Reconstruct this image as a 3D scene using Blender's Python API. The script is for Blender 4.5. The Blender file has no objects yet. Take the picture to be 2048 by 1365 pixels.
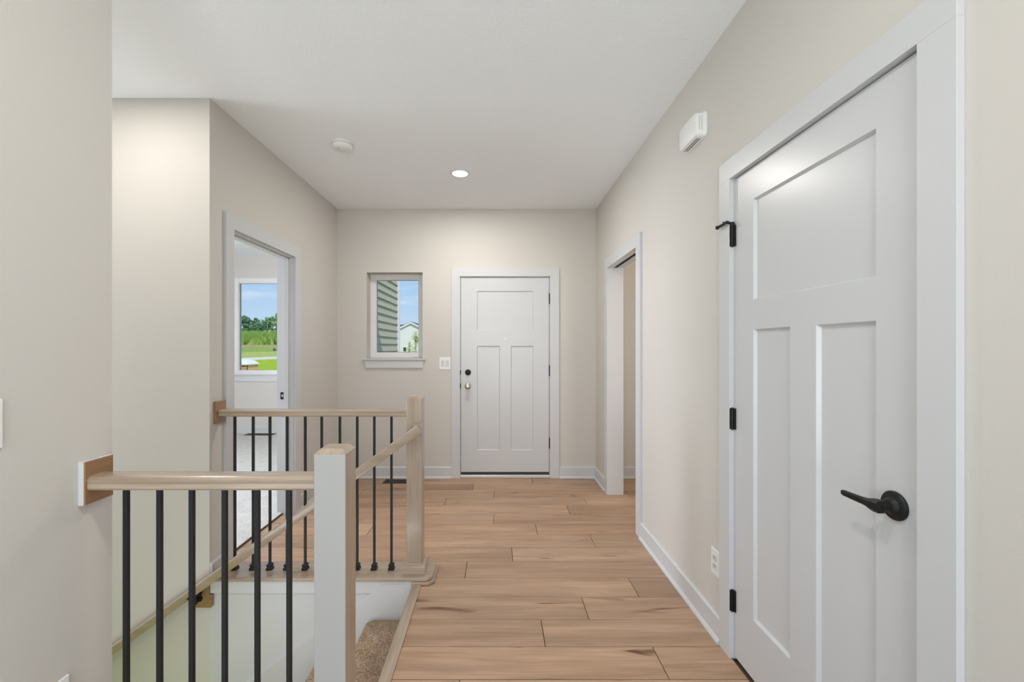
import bpy, bmesh, math, random
from mathutils import Vector, Matrix, noise
C = bpy.context.scene.collection
SC = bpy.context.scene
R = random.Random(7)
PI = math.pi

# ------------------------------------------------------------------ camera
CAMH = 1.336
cd = bpy.data.cameras.new('camera'); cam = bpy.data.objects.new('camera', cd); C.objects.link(cam)
cam.location = (0, 0, CAMH); cam.rotation_euler = (PI/2, 0, 0)
cd.sensor_width = 36; cd.lens = 859/2048*36
cd.shift_x = (1024-992.5)/2048; cd.shift_y = -(682.5-694.5)/2048
cd.clip_start = .02; cd.clip_end = 2000
SC.camera = cam

# ------------------------------------------------------------------ world, sun, large lights, exposure
W = bpy.data.worlds.new('world'); SC.world = W; W.use_nodes = True
nt = W.node_tree; nt.nodes.clear()
def wn(t, **k):
    n = nt.nodes.new(t)
    for a, b in k.items(): setattr(n, a, b)
    return n
out = wn('ShaderNodeOutputWorld'); bg = wn('ShaderNodeBackground'); bg.inputs[1].default_value = 1.0
tc = wn('ShaderNodeTexCoord'); sep = wn('ShaderNodeSeparateXYZ'); rmp = wn('ShaderNodeValToRGB')
e = rmp.color_ramp.elements
e[0].position = 0; e[0].color = (.62, .77, .95, 1)
e[1].position = .5; e[1].color = (.25, .45, .86, 1)
x = e.new(.12); x.color = (.45, .655, .935, 1)
mp = wn('ShaderNodeMapping'); mp.inputs['Scale'].default_value = (5, 5, 26)
mp.inputs['Location'].default_value = (.35, 0, .55)
nz = wn('ShaderNodeTexNoise'); nz.inputs['Scale'].default_value = 1.3; nz.inputs['Detail'].default_value = 4
cr = wn('ShaderNodeValToRGB'); cr.color_ramp.elements[0].position = .60; cr.color_ramp.elements[1].position = .80
cr.color_ramp.elements[1].color = (.6, .6, .6, 1)
mx = wn('ShaderNodeMixRGB'); mx.inputs[2].default_value = (.93, .95, 1, 1)
L = nt.links.new
L(tc.outputs['Generated'], sep.inputs[0]); L(sep.outputs[2], rmp.inputs[0])
L(tc.outputs['Generated'], mp.inputs[0]); L(mp.outputs[0], nz.inputs[0]); L(nz.outputs[0], cr.inputs[0])
L(cr.outputs[0], mx.inputs[0]); L(rmp.outputs[0], mx.inputs[1]); L(mx.outputs[0], bg.inputs[0]); L(bg.outputs[0], out.inputs[0])

def light(name, typ, loc, rot, energy, color=(1, 1, 1), **k):
    d = bpy.data.lights.new(name, typ); d.energy = energy; d.color = color
    for a, b in k.items(): setattr(d, a, b)
    o = bpy.data.objects.new(name, d); C.objects.link(o); o.location = loc; o.rotation_euler = rot
    return o
light('sun', 'SUN', (30, -40, 60), (math.radians(38), 0, math.radians(32)), 3.2, (1, .93, .82), angle=.009)
# added unseen fill lamps: two behind the camera, one in the bedroom
COOL = (.88, .93, 1.03); YS0 = 1.297
light('living_room_fill', 'AREA', (-5.2, -3.52, 1.4), (PI/2, 0, 0), 30, COOL, shape='RECTANGLE', size=6.0, size_y=2.1)  # wide soft fill added behind the camera, on the left
light('rear_fill', 'AREA', (-.1, -3.52, 1.25), (PI/2, 0, 0), 72, (.92, .945, 1.0), shape='RECTANGLE', size=1.9, size_y=2.1)  # frontal fill added behind the camera for stairs and end wall
light('bedroom_fill', 'AREA', (-4.9, 3.05, 1.6), (PI/2, 0, -PI/2), 130, COOL, shape='RECTANGLE', size=.9, size_y=1.5)  # unseen lamp added to brighten the bedroom
# more added fill: stairwell, side room, and an uplight behind the camera
light('stair_end_fill', 'AREA', (-4.12, 1.86, 1.2), (PI/2, 0, -PI/2), 33, COOL, shape='RECTANGLE', size=1.0, size_y=2.0)  # added stairwell fill; the end wall behind it is solid
light('stair_up_fill', 'AREA', (-3.3, 1.86, -1.9), (math.radians(180), math.radians(25), 0), 75, (1, .95, .93), shape='RECTANGLE', size=1.3, size_y=.9)  # added uplight, sends light up the stairwell to the ceiling
light('stair_wall_fill', 'AREA', (-1.15, YS0+.02, -.30), (PI/2, 0, 0), 6.0, (.92, .95, .99), shape='RECTANGLE', size=1.5, size_y=.3)  # added lamp hidden below the floor edge, brightens the wall under the landing
light('side_room_fill', 'AREA', (1.9, 2.44, 1.4), (PI/2, 0, 0), 13, (1, .95, .88), shape='RECTANGLE', size=.8, size_y=1.6)  # added to brighten the far jamb of the cased opening
light('ceiling_fill', 'AREA', (-.1, -1.6, .9), (math.radians(165), 0, 0), 26, COOL, shape='RECTANGLE', size=1.6, size_y=1.2)  # added uplight that brightens the ceiling

SC.view_settings.view_transform = 'Standard'; SC.view_settings.look = 'None'
SC.view_settings.exposure = 0.0; SC.view_settings.gamma = 1; SC.view_settings.use_curve_mapping = False
SC.cycles.max_bounces = 14; SC.cycles.diffuse_bounces = 9; SC.cycles.glossy_bounces = 5
SC.cycles.transparent_max_bounces = 12; SC.cycles.caustics_reflective = False; SC.cycles.caustics_refractive = False
SC.cycles.sample_clamp_indirect = 4
SC.cycles.use_denoising = True

# ------------------------------------------------------------------ materials
def srgb(r, g, b):
    f = lambda c: (c/255/12.92) if c/255 <= .04045 else ((c/255+.055)/1.055)**2.4
    return (f(r), f(g), f(b), 1)
class Mat:
    def __init__(s, name, col, rough=.5, metal=0, spec=.5):
        s.m = bpy.data.materials.new(name); s.m.use_nodes = True
        s.t = s.m.node_tree; s.p = s.t.nodes['Principled BSDF']
        s.p.inputs['Base Color'].default_value = col; s.p.inputs['Roughness'].default_value = rough
        s.p.inputs['Metallic'].default_value = metal; s.p.inputs['Specular IOR Level'].default_value = spec
        s.co = None
    def n(s, t, **k):
        n = s.t.nodes.new(t)
        for a, b in k.items():
            if a in n.inputs.keys(): n.inputs[a].default_value = b
            else: setattr(n, a, b)
        return n
    def l(s, a, b): s.t.links.new(a, b)
    def coord(s, scale=(1, 1, 1), rot=(0, 0, 0), jitter=False):
        if s.co is None: s.co = s.n('ShaderNodeTexCoord')
        src = s.co.outputs['Object']
        if jitter:
            oi = s.n('ShaderNodeObjectInfo'); mu = s.n('ShaderNodeMath', operation='MULTIPLY'); mu.inputs[1].default_value = 57
            s.l(oi.outputs['Random'], mu.inputs[0]); ad = s.n('ShaderNodeVectorMath', operation='ADD')
            s.l(src, ad.inputs[0]); s.l(mu.outputs[0], ad.inputs[1]); src = ad.outputs[0]
        m = s.n('ShaderNodeMapping'); m.inputs['Scale'].default_value = scale; m.inputs['Rotation'].default_value = rot
        s.l(src, m.inputs[0]); return m.outputs[0]
    def noise(s, vec, scale=1, detail=3, rough=.5, dist=0):
        n = s.n('ShaderNodeTexNoise'); n.inputs['Scale'].default_value = scale; n.inputs['Detail'].default_value = detail
        n.inputs['Roughness'].default_value = rough; n.inputs['Distortion'].default_value = dist; s.l(vec, n.inputs['Vector']); return n.outputs[0]
    def ramp(s, fac, stops):
        r = s.n('ShaderNodeValToRGB'); e = r.color_ramp.elements
        e[0].position, e[0].color = stops[0]; e[1].position, e[1].color = stops[-1]
        for p, c in stops[1:-1]: k = e.new(p); k.color = c
        s.l(fac, r.inputs[0]); return r.outputs[0]
    def mix(s, fac, a, b, blend='MIX'):
        m = s.n('ShaderNodeMixRGB', blend_type=blend)
        for i, v in ((0, fac), (1, a), (2, b)):
            if isinstance(v, (int, float, tuple)): m.inputs[i].default_value = v
            else: s.l(v, m.inputs[i])
        return m.outputs[0]
    def col(s, c): s.l(c, s.p.inputs['Base Color'])
    def bump(s, h, strength=.2, dist=.002):
        b = s.n('ShaderNodeBump'); b.inputs['Strength'].default_value = strength; b.inputs['Distance'].default_value = dist
        s.l(h, b.inputs['Height']); s.l(b.outputs[0], s.p.inputs['Normal'])
M = {}
def paint(key, col, rough, bs=0, scale=160, bd=.0012):
    m = Mat(key, col, rough); v = m.coord()
    h = m.noise(v, scale, 3, .6)
    if bs: m.bump(h, bs, bd)
    c = m.mix(m.noise(v, 1.3, 2), tuple(x*.985 for x in col[:3])+(1,), tuple(min(1, x*1.012) for x in col[:3])+(1,)); m.col(c)
    M[key] = m.m
paint('wall_paint', (.585, .562, .525, 1), .62, .4, 110, .0014)
paint('ceiling_paint', (.88, .905, .93, 1), .8, .4, 60, .003)
paint('trim_paint', (.57, .58, .595, 1), .32)
paint('door_paint', (.56, .57, .585, 1), .29)
paint('plastic_white', (.77, .77, .765, 1), .35)
paint('vinyl_white', (.74, .74, .735, 1), .3)
paint('rocker_grey', (.58, .58, .575, 1), .35)
paint('pale_newel', (.36, .355, .345, 1), .45)
def flat(key, col, rough=.5, metal=0, spec=.5, var=.1):
    m = Mat(key, col, rough, metal, spec)
    v = m.coord(); c = m.mix(m.noise(v, 14, 3), tuple(x*(1-var) for x in col[:3])+(1,), tuple(min(1, x*(1+var)) for x in col[:3])+(1,)); m.col(c)
    M[key] = m.m; return m
flat('black_metal', (.008, .008, .008, 1), .45, 0, .3)
flat('baluster_black', (.010, .010, .011, 1), .5, 0, .4)
flat('dark_gap', (.02, .018, .016, 1), .8)
flat('satin_nickel', (.52, .49, .46, 1), .28, 1)
flat('sweep_rubber', (.03, .026, .024, 1), .7)
flat('bronze', (.06, .045, .035, 1), .45, .6)
flat('subfloor', srgb(96, 72, 54), .8)

def wood(key, ax, light=(1, 1, 1), rough=.33):
    """pale satin maple, grain along axis ax"""
    m = Mat(key, (.4, .28, .18, 1), rough)
    sc = [26, 26, 26]; sc[ax] = 1.6
    v = m.coord(tuple(sc), jitter=True)
    g = m.noise(v, 1.0, 5, .6, .4)
    sc2 = [150, 150, 150]; sc2[ax] = 4
    f = m.noise(m.coord(tuple(sc2), jitter=True), 1, 2, .5)
    tint = lambda c: tuple(a*b for a, b in zip(c, light))+(1,)
    c = m.ramp(g, [(.25, tint((.27, .20, .14))), (.5, tint((.355, .275, .205))), (.8, tint((.43, .345, .265)))])
    c = m.mix(.28, c, f, 'OVERLAY'); m.col(c)
    m.bump(f, .05, .0005)
    m.p.inputs['Coat Weight'].default_value = .8; m.p.inputs['Coat Roughness'].default_value = .14
    M[key] = m.m
wood('rail_wood_x', 0); wood('rail_wood_y', 1); wood('rail_wood_z', 2)
wood('rosette_wood', 1, (.75, .53, .31)); wood('board_wood_x', 0)
def slope_wood():
    m = Mat('rail_wood_slope', (.4, .28, .18, 1), .33)
    v = m.coord((1.6, 26, 26), (0, math.radians(36), 0)); g = m.noise(v, 1, 5, .6, .4)
    m.col(m.ramp(g, [(.25, (.27, .20, .14, 1)), (.5, (.355, .275, .205, 1)), (.8, (.43, .345, .265, 1))]))
    m.p.inputs['Coat Weight'].default_value = .8; m.p.inputs['Coat Roughness'].default_value = .14
    M['rail_wood_slope'] = m.m
slope_wood()
def plank_mat():
    m = Mat('oak_plank', (.4, .28, .18, 1), .42)
    oi = m.n('ShaderNodeObjectInfo')
    v = m.coord((1.5, 17, 17), jitter=True); g = m.noise(v, 1, 6, .62, .6)
    v2 = m.coord((4, 120, 120), jitter=True); f = m.noise(v2, 1, 4, .65, .3)
    c = m.ramp(g, [(.22, srgb(138, 109, 86)), (.43, srgb(164, 135, 111)), (.58, srgb(172, 143, 119)), (.82, srgb(186, 160, 136))])
    c = m.mix(.32, c, f, 'OVERLAY')
    # cathedral figure: warped rings
    wv = m.n('ShaderNodeTexWave', wave_type='RINGS', rings_direction='Y'); wv.inputs['Scale'].default_value = 1.5; wv.inputs['Distortion'].default_value = 6
    wv.inputs['Detail'].default_value = 2; wv.inputs['Detail Scale'].default_value = .7
    m.l(m.coord((.8, 11, 11), jitter=True), wv.inputs['Vector'])
    c = m.mix(.10, c, wv.outputs[0], 'OVERLAY')
    # knots and dark mineral streaks
    k = m.noise(m.coord((2.6, 15, 15), jitter=True), 1, 2, .5, .5)
    kn = m.ramp(k, [(.665, (0, 0, 0, 1)), (.76, (1, 1, 1, 1))])
    c = m.mix(kn, c, srgb(98, 66, 44))
    tone = m.ramp(oi.outputs['Random'], [(0, (.86, .84, .815, 1)), (.35, (.98, .97, .96, 1)), (.7, (1.04, 1.04, 1.04, 1)), (1, (.97, .915, .85, 1))])
    c = m.mix(1.0, c, tone, 'MULTIPLY'); m.col(c)
    m.bump(f, .12, .0006)
    M['oak_plank'] = m.m
plank_mat()
def carpet(key, a, b, sc):
    m = Mat(key, a, .95, 0, .1); v = m.coord()
    n1 = m.noise(v, sc, 3, .7); n2 = m.noise(v, sc*.12, 2)
    c = m.ramp(n1, [(.32, a), (.68, b)]); c = m.mix(.35, c, n2, 'OVERLAY'); m.col(c)
    m.bump(n1, 1.0, .012); M[key] = m.m
carpet('stair_carpet', srgb(122, 98, 78), srgb(206, 182, 158), 130)
carpet('bedroom_carpet', srgb(190, 188, 184), srgb(236, 235, 233), 90)
def emis(key, col, st):
    m = Mat(key, col, .5); m.p.inputs['Emission Color'].default_value = col; m.p.inputs['Emission Strength'].default_value = st; M[key] = m.m
emis('lamp_glow', (1, .97, .92, 1), 9)
def glass():
    m = bpy.data.materials.new('pane_glass'); m.use_nodes = True; t = m.node_tree; t.nodes.clear()
    o = t.nodes.new('ShaderNodeOutputMaterial'); mx = t.nodes.new('ShaderNodeMixShader')
    tr = t.nodes.new('ShaderNodeBsdfTransparent'); tr.inputs[0].default_value = (.97, .985, .98, 1)
    gl = t.nodes.new('ShaderNodeBsdfGlossy'); gl.inputs['Roughness'].default_value = .02
    fr = t.nodes.new('ShaderNodeFresnel'); fr.inputs[0].default_value = 1.35
    t.links.new(fr.outputs[0], mx.inputs[0]); t.links.new(tr.outputs[0], mx.inputs[1]); t.links.new(gl.outputs[0], mx.inputs[2]); t.links.new(mx.outputs[0], o.inputs[0])
    M['pane_glass'] = m
glass()
def ground(key, a, b, sc, c2=None):
    m = Mat(key, a, .95, 0, .1); v = m.coord()
    n1 = m.noise(v, sc, 4, .65); c = m.ramp(n1, [(.3, a), (.7, b)])
    if c2: c = m.mix(m.ramp(m.noise(v, sc*.2, 2), [(.45, (0, 0, 0, 1)), (.65, (1, 1, 1, 1))]), c, c2)
    m.col(c); M[key] = m.m
ground('lawn_grass', srgb(126, 156, 24), srgb(178, 202, 52), 2.2)
ground('dry_lawn', srgb(140, 160, 70), srgb(190, 196, 110), 1.4)
ground('meadow_grass', srgb(112, 142, 56), srgb(160, 182, 84), 1.2)
ground('bare_soil', srgb(150, 124, 96), srgb(186, 166, 128), .9, srgb(150, 160, 90))
ground('crop_soil', srgb(96, 128, 56), srgb(134, 160, 74), 1)
ground('gravel_path', srgb(206, 194, 184), srgb(226, 216, 208), 3)
ground('far_meadow', srgb(120, 158, 84), srgb(156, 184, 110), .4)
def leafmat(key, a, b, sc=2):
    m = Mat(key, a, .7, 0, .2); c = m.ramp(m.noise(m.coord(), sc, 3, .7), [(.3, a), (.7, b)]); m.col(c); M[key] = m.m
leafmat('tree_leaf_dark', srgb(62, 104, 76), srgb(112, 152, 112), .8)
leafmat('tree_leaf_mid', srgb(84, 126, 78), srgb(138, 170, 112), .8)
leafmat('crop_leaf', srgb(104, 142, 50), srgb(168, 192, 92), .35)
leafmat('young_leaf', srgb(150, 172, 60), srgb(206, 214, 120), 3)
flat('bark', srgb(96, 80, 66), .9)
flat('siding_sage', srgb(184, 176, 156), .6, 0, .3, .04)
flat('siding_white', srgb(240, 238, 236), .6, 0, .3, .03)
flat('corner_trim', srgb(232, 232, 232), .5, 0, .3, .03)
flat('roof_shingle', srgb(92, 100, 104), .9, 0, .2, .25)
flat('far_window', srgb(64, 72, 78), .15)
flat('sheathing', srgb(228, 178, 140), .85, 0, .2, .12)
flat('pale_roof', srgb(226, 226, 224), .7, 0, .3, .03)
flat('rust_band', srgb(128, 72, 56), .8)
flat('pipe_grey', srgb(128, 132, 140), .6)

# ------------------------------------------------------------------ mesh helpers (everything in world metres)
def BM(): return bmesh.new()
def box(bm, x0, x1, y0, y1, z0, z1, bev=0, seg=1):
    if x0 > x1: x0, x1 = x1, x0
    if y0 > y1: y0, y1 = y1, y0
    if z0 > z1: z0, z1 = z1, z0
    r = bmesh.ops.create_cube(bm, size=1)['verts']
    for v in r: v.co = Vector((x0+(v.co.x+.5)*(x1-x0), y0+(v.co.y+.5)*(y1-y0), z0+(v.co.z+.5)*(z1-z0)))
    if bev:
        ed = {e for v in r for e in v.link_edges}
        bmesh.ops.bevel(bm, geom=list(ed), offset=bev, segments=seg, profile=.5, affect='EDGES')
    return bm
def cyl(bm, p, axis, r, h, seg=24, r2=None):
    """cylinder or cone from point p along axis"""
    axis = Vector(axis).normalized(); q = Vector((0, 0, 1)).rotation_difference(axis).to_matrix().to_4x4()
    mt = Matrix.Translation(Vector(p)+axis*h/2) @ q
    bmesh.ops.create_cone(bm, cap_ends=True, segments=seg, radius1=r, radius2=r if r2 is None else r2, depth=h, matrix=mt); return bm
def lathe(bm, p, axis, prof, seg=32):
    """prof: (radius, height along axis) pairs"""
    axis = Vector(axis).normalized(); q = Vector((0, 0, 1)).rotation_difference(axis).to_matrix(); p = Vector(p)
    rings = []
    for r, h in prof:
        if r < 1e-6: rings.append([bm.verts.new(p+q @ Vector((0, 0, h)))])
        else: rings.append([bm.verts.new(p+q @ Vector((r*math.cos(2*PI*i/seg), r*math.sin(2*PI*i/seg), h))) for i in range(seg)])
    for a, b in zip(rings, rings[1:]):
        for i in range(seg):
            j = (i+1) % seg
            vs = [a[i % len(a)], a[j % len(a)], b[j % len(b)], b[i % len(b)]]
            u = []
            for v in vs:
                if v not in u: u.append(v)
            if len(u) > 2: bm.faces.new(u)
    return bm
def prism(bm, pts, axis, a, b, bev=0):
    """polygon extruded along axis: pts are the other two coordinates in xyz order"""
    def P(u, v, w):
        return Vector({0: (w, u, v), 1: (u, w, v), 2: (u, v, w)}[axis])
    A = [bm.verts.new(P(u, v, a)) for u, v in pts]; B = [bm.verts.new(P(u, v, b)) for u, v in pts]
    n = len(pts); fs = [bm.faces.new(A), bm.faces.new(B[::-1])]
    for i in range(n): fs.append(bm.faces.new((A[i], B[i], B[(i+1) % n], A[(i+1) % n])))
    if bev:
        ed = {e for f in fs for e in f.edges}
        bmesh.ops.bevel(bm, geom=list(ed), offset=bev, segments=1, profile=.5, affect='EDGES')
    return bm
def tag(o, label=None, cat=None, group=None, kind=None):
    if label: o['label'] = label
    if cat: o['category'] = cat
    if group: o['group'] = group
    if kind: o['kind'] = kind
    return o
def wloc(o):
    v = Vector((0, 0, 0))
    while o: v += o.location; o = o.parent
    return v
def obj(name, bm, mat, parent=None, smooth=False, origin=None):
    """link bm (world coordinates) as ONE mesh object, child of parent"""
    bmesh.ops.recalc_face_normals(bm, faces=bm.faces)
    base = Vector(origin) if origin is not None else (wloc(parent) if parent else Vector((0, 0, 0)))
    bmesh.ops.translate(bm, vec=-base, verts=bm.verts)
    me = bpy.data.meshes.new(name); bm.to_mesh(me); bm.free()
    if smooth:
        for p in me.polygons: p.use_smooth = True
        try: me.set_sharp_from_angle(angle=math.radians(38))
        except Exception: pass
    ms = mat if isinstance(mat, list) else [mat]
    for k in ms: me.materials.append(M[k])
    o = bpy.data.objects.new(name, me); C.objects.link(o)
    if parent: o.parent = parent; o.location = base-wloc(parent)
    else: o.location = base
    return o
def empty(name, loc, label=None, cat=None, group=None, kind=None):
    o = bpy.data.objects.new(name, None); C.objects.link(o); o.location = loc; o.empty_display_size = .1
    return tag(o, label, cat, group, kind)
def struct(name, bm, mat, label=None, parent=None):
    o = obj(name, bm, mat, parent)
    if not parent: tag(o, label, None, None, 'structure')
    return o

# ------------------------------------------------------------------ dimensions
XR, XL, YB, ZC = 1.017, -1.622, 4.387, 2.746        # right wall, left wall, front-door wall, ceiling
XS, YS = -1.16, 1.297                               # near left wall face and its far end
YF = 2.43                                           # far side of the stairwell
XN = -.472                                          # top edge of the stairs
CT = .018                                           # casing thickness

# ------------------------------------------------------------------ room shell
def walls(name, boxes, label, mat='wall_paint'):
    bm = BM()
    for b in boxes: box(bm, *b)
    return struct(name, bm, mat, label)
T = .114
# right wall with closet door opening and cased opening
dy0, dy1, oy0, oy1, HD = 1.021, 1.842, 3.080, 3.879, 2.057
G = .018
walls('wall_right', [(XR, XR+T, -3.7, dy0-G, -.02, ZC), (XR, XR+T, dy1+G, oy0-G, -.02, ZC), (XR, XR+T, oy1+G, YB, -.02, ZC),
                     (XR, XR+T, dy0-G, dy1+G, HD+.022, ZC), (XR, XR+T, oy0-G, oy1+G, HD+.022, ZC)], 'warm white wall with the closet door and the cased opening')
# far wall with front door and small window
fx0, fx1 = -.370, .548
wx0, wx1, wz0, wz1 = -1.323, -.7523, 1.2185, 2.0985
TB = .17
walls('wall_front', [(XL-.114, wx0, YB, YB+TB, -.3, ZC), (wx0, wx1, YB, YB+TB, -.3, wz0-.017), (wx0, wx1, YB, YB+TB, wz1, ZC),
                     (wx1, fx0-.02, YB, YB+TB, -.3, ZC), (fx0-.02, fx1+.02, YB, YB+TB, HD+.003, ZC), (fx0-.02, fx1+.02, YB, YB+TB, -.3, -.02), (fx1+.02, 2.6, YB, YB+TB, -.3, ZC)],
      'cream end wall holding the front door and a small window')
# left hall wall with bedroom door opening
ly0, ly1 = 2.632, 3.436
walls('wall_left', [(XL-T, XL, YF+.114, ly0-.02, -.02, ZC), (XL-T, XL, ly1+.02, YB, -.02, ZC), (XL-T, XL, ly0-.02, ly1+.02, HD+.02, ZC)],
      'cream hall wall with the bedroom doorway')
walls('wall_stairwell', [(-4.2, XL, YF, YF+T, -2.7, ZC), ],
      'pale wall behind the stairs running below the floor')
walls('wall_landing', [(XL, XN+.05, YF, YF+T, -2.7, -.014)], 'white wall below the landing board beside the stairs', 'trim_paint')  # takes the trim white; the stairwell wall beside it is warmer
walls('wall_near', [(XS-T, XS, .80, YS, -.02, ZC), (-4.2, XS-T, YS-T, YS, -2.7, ZC), (XS-T, XS, YS-T, YS, -2.7, -.02), (XS, XN+.05, YS-T, YS, -2.7, -.03), ],
      'pale textured wall end with the wall switch beside the near handrail')
# great room behind the camera, with openings added for the fill lamps
walls('wall_stair_head', [(XN+.013, XN+.05, YS, YF, -2.7, -.03)], 'wall under the top edge of the stairs')
walls('wall_stair_end', [(-4.3, -4.2, YS-T, YF+T, -2.7, ZC)], 'end wall of the stairwell')
walls('wall_back', [(-8.8, -8.2, -3.7, -3.6, -.3, ZC), (-8.2, -2.2, -3.7, -3.6, -.3, .35), (-8.2, -2.2, -3.7, -3.6, 2.45, ZC), (-2.2, -1.05, -3.7, -3.6, -.3, ZC),
                    (-1.05, .85, -3.7, -3.6, -.3, .02), (-1.05, .85, -3.7, -3.6, 2.3, ZC), (.85, XR+T, -3.7, -3.6, -.3, ZC)], 'living room wall behind the viewer with openings added for light')
walls('wall_far_left', [(-8.9, -8.8, -3.7, YS, -.3, ZC), (-8.8, -4.2, YS-T, YS, -.3, ZC)], 'living room side wall')
# bedroom
BY = 6.63; bx0, bx1, bz0, bz1 = -4.04, -2.60, .911, 2.40
walls('wall_bedroom', [(-5.1, -5.0, YF, 2.6, -.3, ZC), (-5.1, -5.0, 3.5, BY, -.3, ZC), (-5.1, -5, 2.6, 3.5, -.3, .85), (-5.1, -5, 2.6, 3.5, 2.35, ZC),  # side opening added for the bedroom fill lamp
                       (-5.1, bx0, BY, BY+.15, -.6, ZC), (bx1, -1.58, BY, BY+.15, -.6, ZC), (bx0, bx1, BY, BY+.15, -.6, bz0), (bx0, bx1, BY, BY+.15, bz1, ZC),
                       (-5.0, -4.2, YF, YF+T, -.3, ZC)], 'bedroom walls around the big window')
walls('wall_side_room', [(2.5, 2.6, 2.4, YB, -.3, ZC), (XR+T, 2.6, 2.3, 2.4, -.3, ZC)], 'side room walls beyond the cased opening')
walls('wall_closet', [(XR+T, 2.0, .85, .9, -.3, ZC), (XR+T, 2.0, 1.95, 2.0, -.3, ZC), (1.95, 2.0, .9, 1.95, -.3, ZC)], 'closet walls behind the door')
bm = BM(); box(bm, -9.0, 2.7, -4.8, YB+.30, ZC, ZC+.25); box(bm, -9.0, -1.50, YB+.30, 6.9, ZC, ZC+.25)
struct('ceiling', bm, 'ceiling_paint', 'flat pale grey ceiling with a fine sprayed texture')
bm = BM(); box(bm, -4.3, XN+.05, YS-T, YF+T, -2.8, -2.7); struct('floor_lower', bm, 'bedroom_carpet', 'lower floor at the foot of the stairs')
bm = BM(); box(bm, -5.0, -1.712, YF+T, BY, -.3, .012); struct('floor_bedroom', bm, 'bedroom_carpet', 'pale grey bedroom carpet beyond the doorway')

# wood floor: slab and individually laid planks
bm = BM()
for b in ((XS, XN+.05, YS-T, YS-.0, -.25, -.012), (XN+.05, XR+.2, YS-T, YF, -.3, -.012), (XL-.09, XR+.2, YF+.06, YB, -.3, -.012), (XR+.2, 2.5, 2.4, YB, -.3, -.012)):
    box(bm, *b)
floor0 = BM(); box(floor0, -8.8, XR+.2, -3.7, YS-T-.21, -.3, -.001); struct('floor_living_room', floor0, 'bedroom_carpet', 'living room floor behind the viewer, made pale to bounce light')  # unseen floor given a pale surface to bounce light upward
box(bm, -8.8, XR+.2, YS-T-.21, YS-T, -.3, -.012)
floor = struct('floor', bm, 'subfloor', 'light oak plank floor running across the hall')
PW = .1895
def plank(x0, x1, y0, y1):
    g = .0016
    bm = BM(); box(bm, x0+g, x1-g, y0+g, y1-g, -.012, 0, .0013)
    obj('plank', bm, 'oak_plank', floor, origin=((x0+x1)/2, (y0+y1)/2, 0))
joints = {-3: .32, -2: .86, -1: -.146, 0: .696, 1: .219, 2: .455, 3: .763, 4: -.181, 5: .103, 6: .664, 7: .295, 8: -.02, 9: .59, 10: -.44, 11: -.02, 12: -.22, 13: .36}
for k in range(-1, 14):
    y1 = 1.9143+PW*k; y0 = y1-PW; y1 = min(y1, YB)
    j = joints[k]; xs = []
    q = j
    while q > -1.75: q -= 1.215
    while q < 2.6: xs.append(q); q += 1.215
    for a, b in zip([xs[0]-1.215]+xs, xs+[xs[-1]+1.215]):
        lo = XN+.05 if y1 <= YF+.09 else (-1.712 if y1 > ly0-.04 and y0 < ly1+.02 else XL+.002)
        if YF-.1 < y1 < YF+.09: lo = XN+.05
        hi = XR-.004 if (y1 < oy0+.06 or y0 > oy1-.03) else 2.5
        a2, b2 = max(a, lo), min(b, hi)
        if b2-a2 < .04: continue
        segs = [(a2, b2)]
        if y0 > oy1-.03 and False: pass
        for s in segs: plank(s[0], s[1], y0, y1)
# planks of the side room beyond the opening
for k in range(7, 14):
    y1 = min(1.9143+PW*k, YB); y0 = 1.9143+PW*(k-1)
    if y0 > oy1-.03 or y1 < oy0+.06: plank(XR+T+.002, 1.9 if k % 2 else 1.5, y0, y1)

# baseboards with shoe moulding
def baseboard(name, segs, label):
    bm = BM()
    for ax, w, a, b, sgn in segs:       # ax 0: runs along x on plane y=w; ax 1: along y on plane x=w; sgn: side it sticks out to
        t, h = .014*sgn, .114
        pr = [(w, 0), (w+t, 0), (w+t, h-.008), (w+t*.45, h), (w, h)]
        sh = [(w+t, 0), (w+t+.012*sgn, 0), (w+t+.010*sgn, .009), (w+t+.004*sgn, .016), (w+t, .018)]
        if ax == 0:
            for q in (pr, sh): prism(bm, [(u, v) for u, v in q], 0, a, b)
        else:
            for q in (pr, sh): prism(bm, q, 1, a, b)
    return struct(name, bm, 'trim_paint', label)
baseboard('baseboard_front', [(0, YB, XL+.001, -.456, -1), (0, YB, .641, XR-.001, -1)], 'white baseboard under the small window and by the front door')
baseboard('baseboard_right', [(1, XR, oy1+.087, YB-.001, -1), (1, XR, 1.928, oy0-.088, -1), (1, XR, -2, .935, -1)], 'white baseboard below the chime wall')
baseboard('baseboard_left', [(1, XL, YF+.002, 2.552, 1), (1, XL, 3.524, YB-.001, 1)], 'white baseboard either side of the bedroom doorway')
baseboard('baseboard_side_room', [(0, YB, XR+T, 2.5, -1)], 'white baseboard seen through the cased opening')
baseboard('baseboard_bedroom', [(0, BY, -5, -1.75, -1)], 'white baseboard below the bedroom window')

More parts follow.
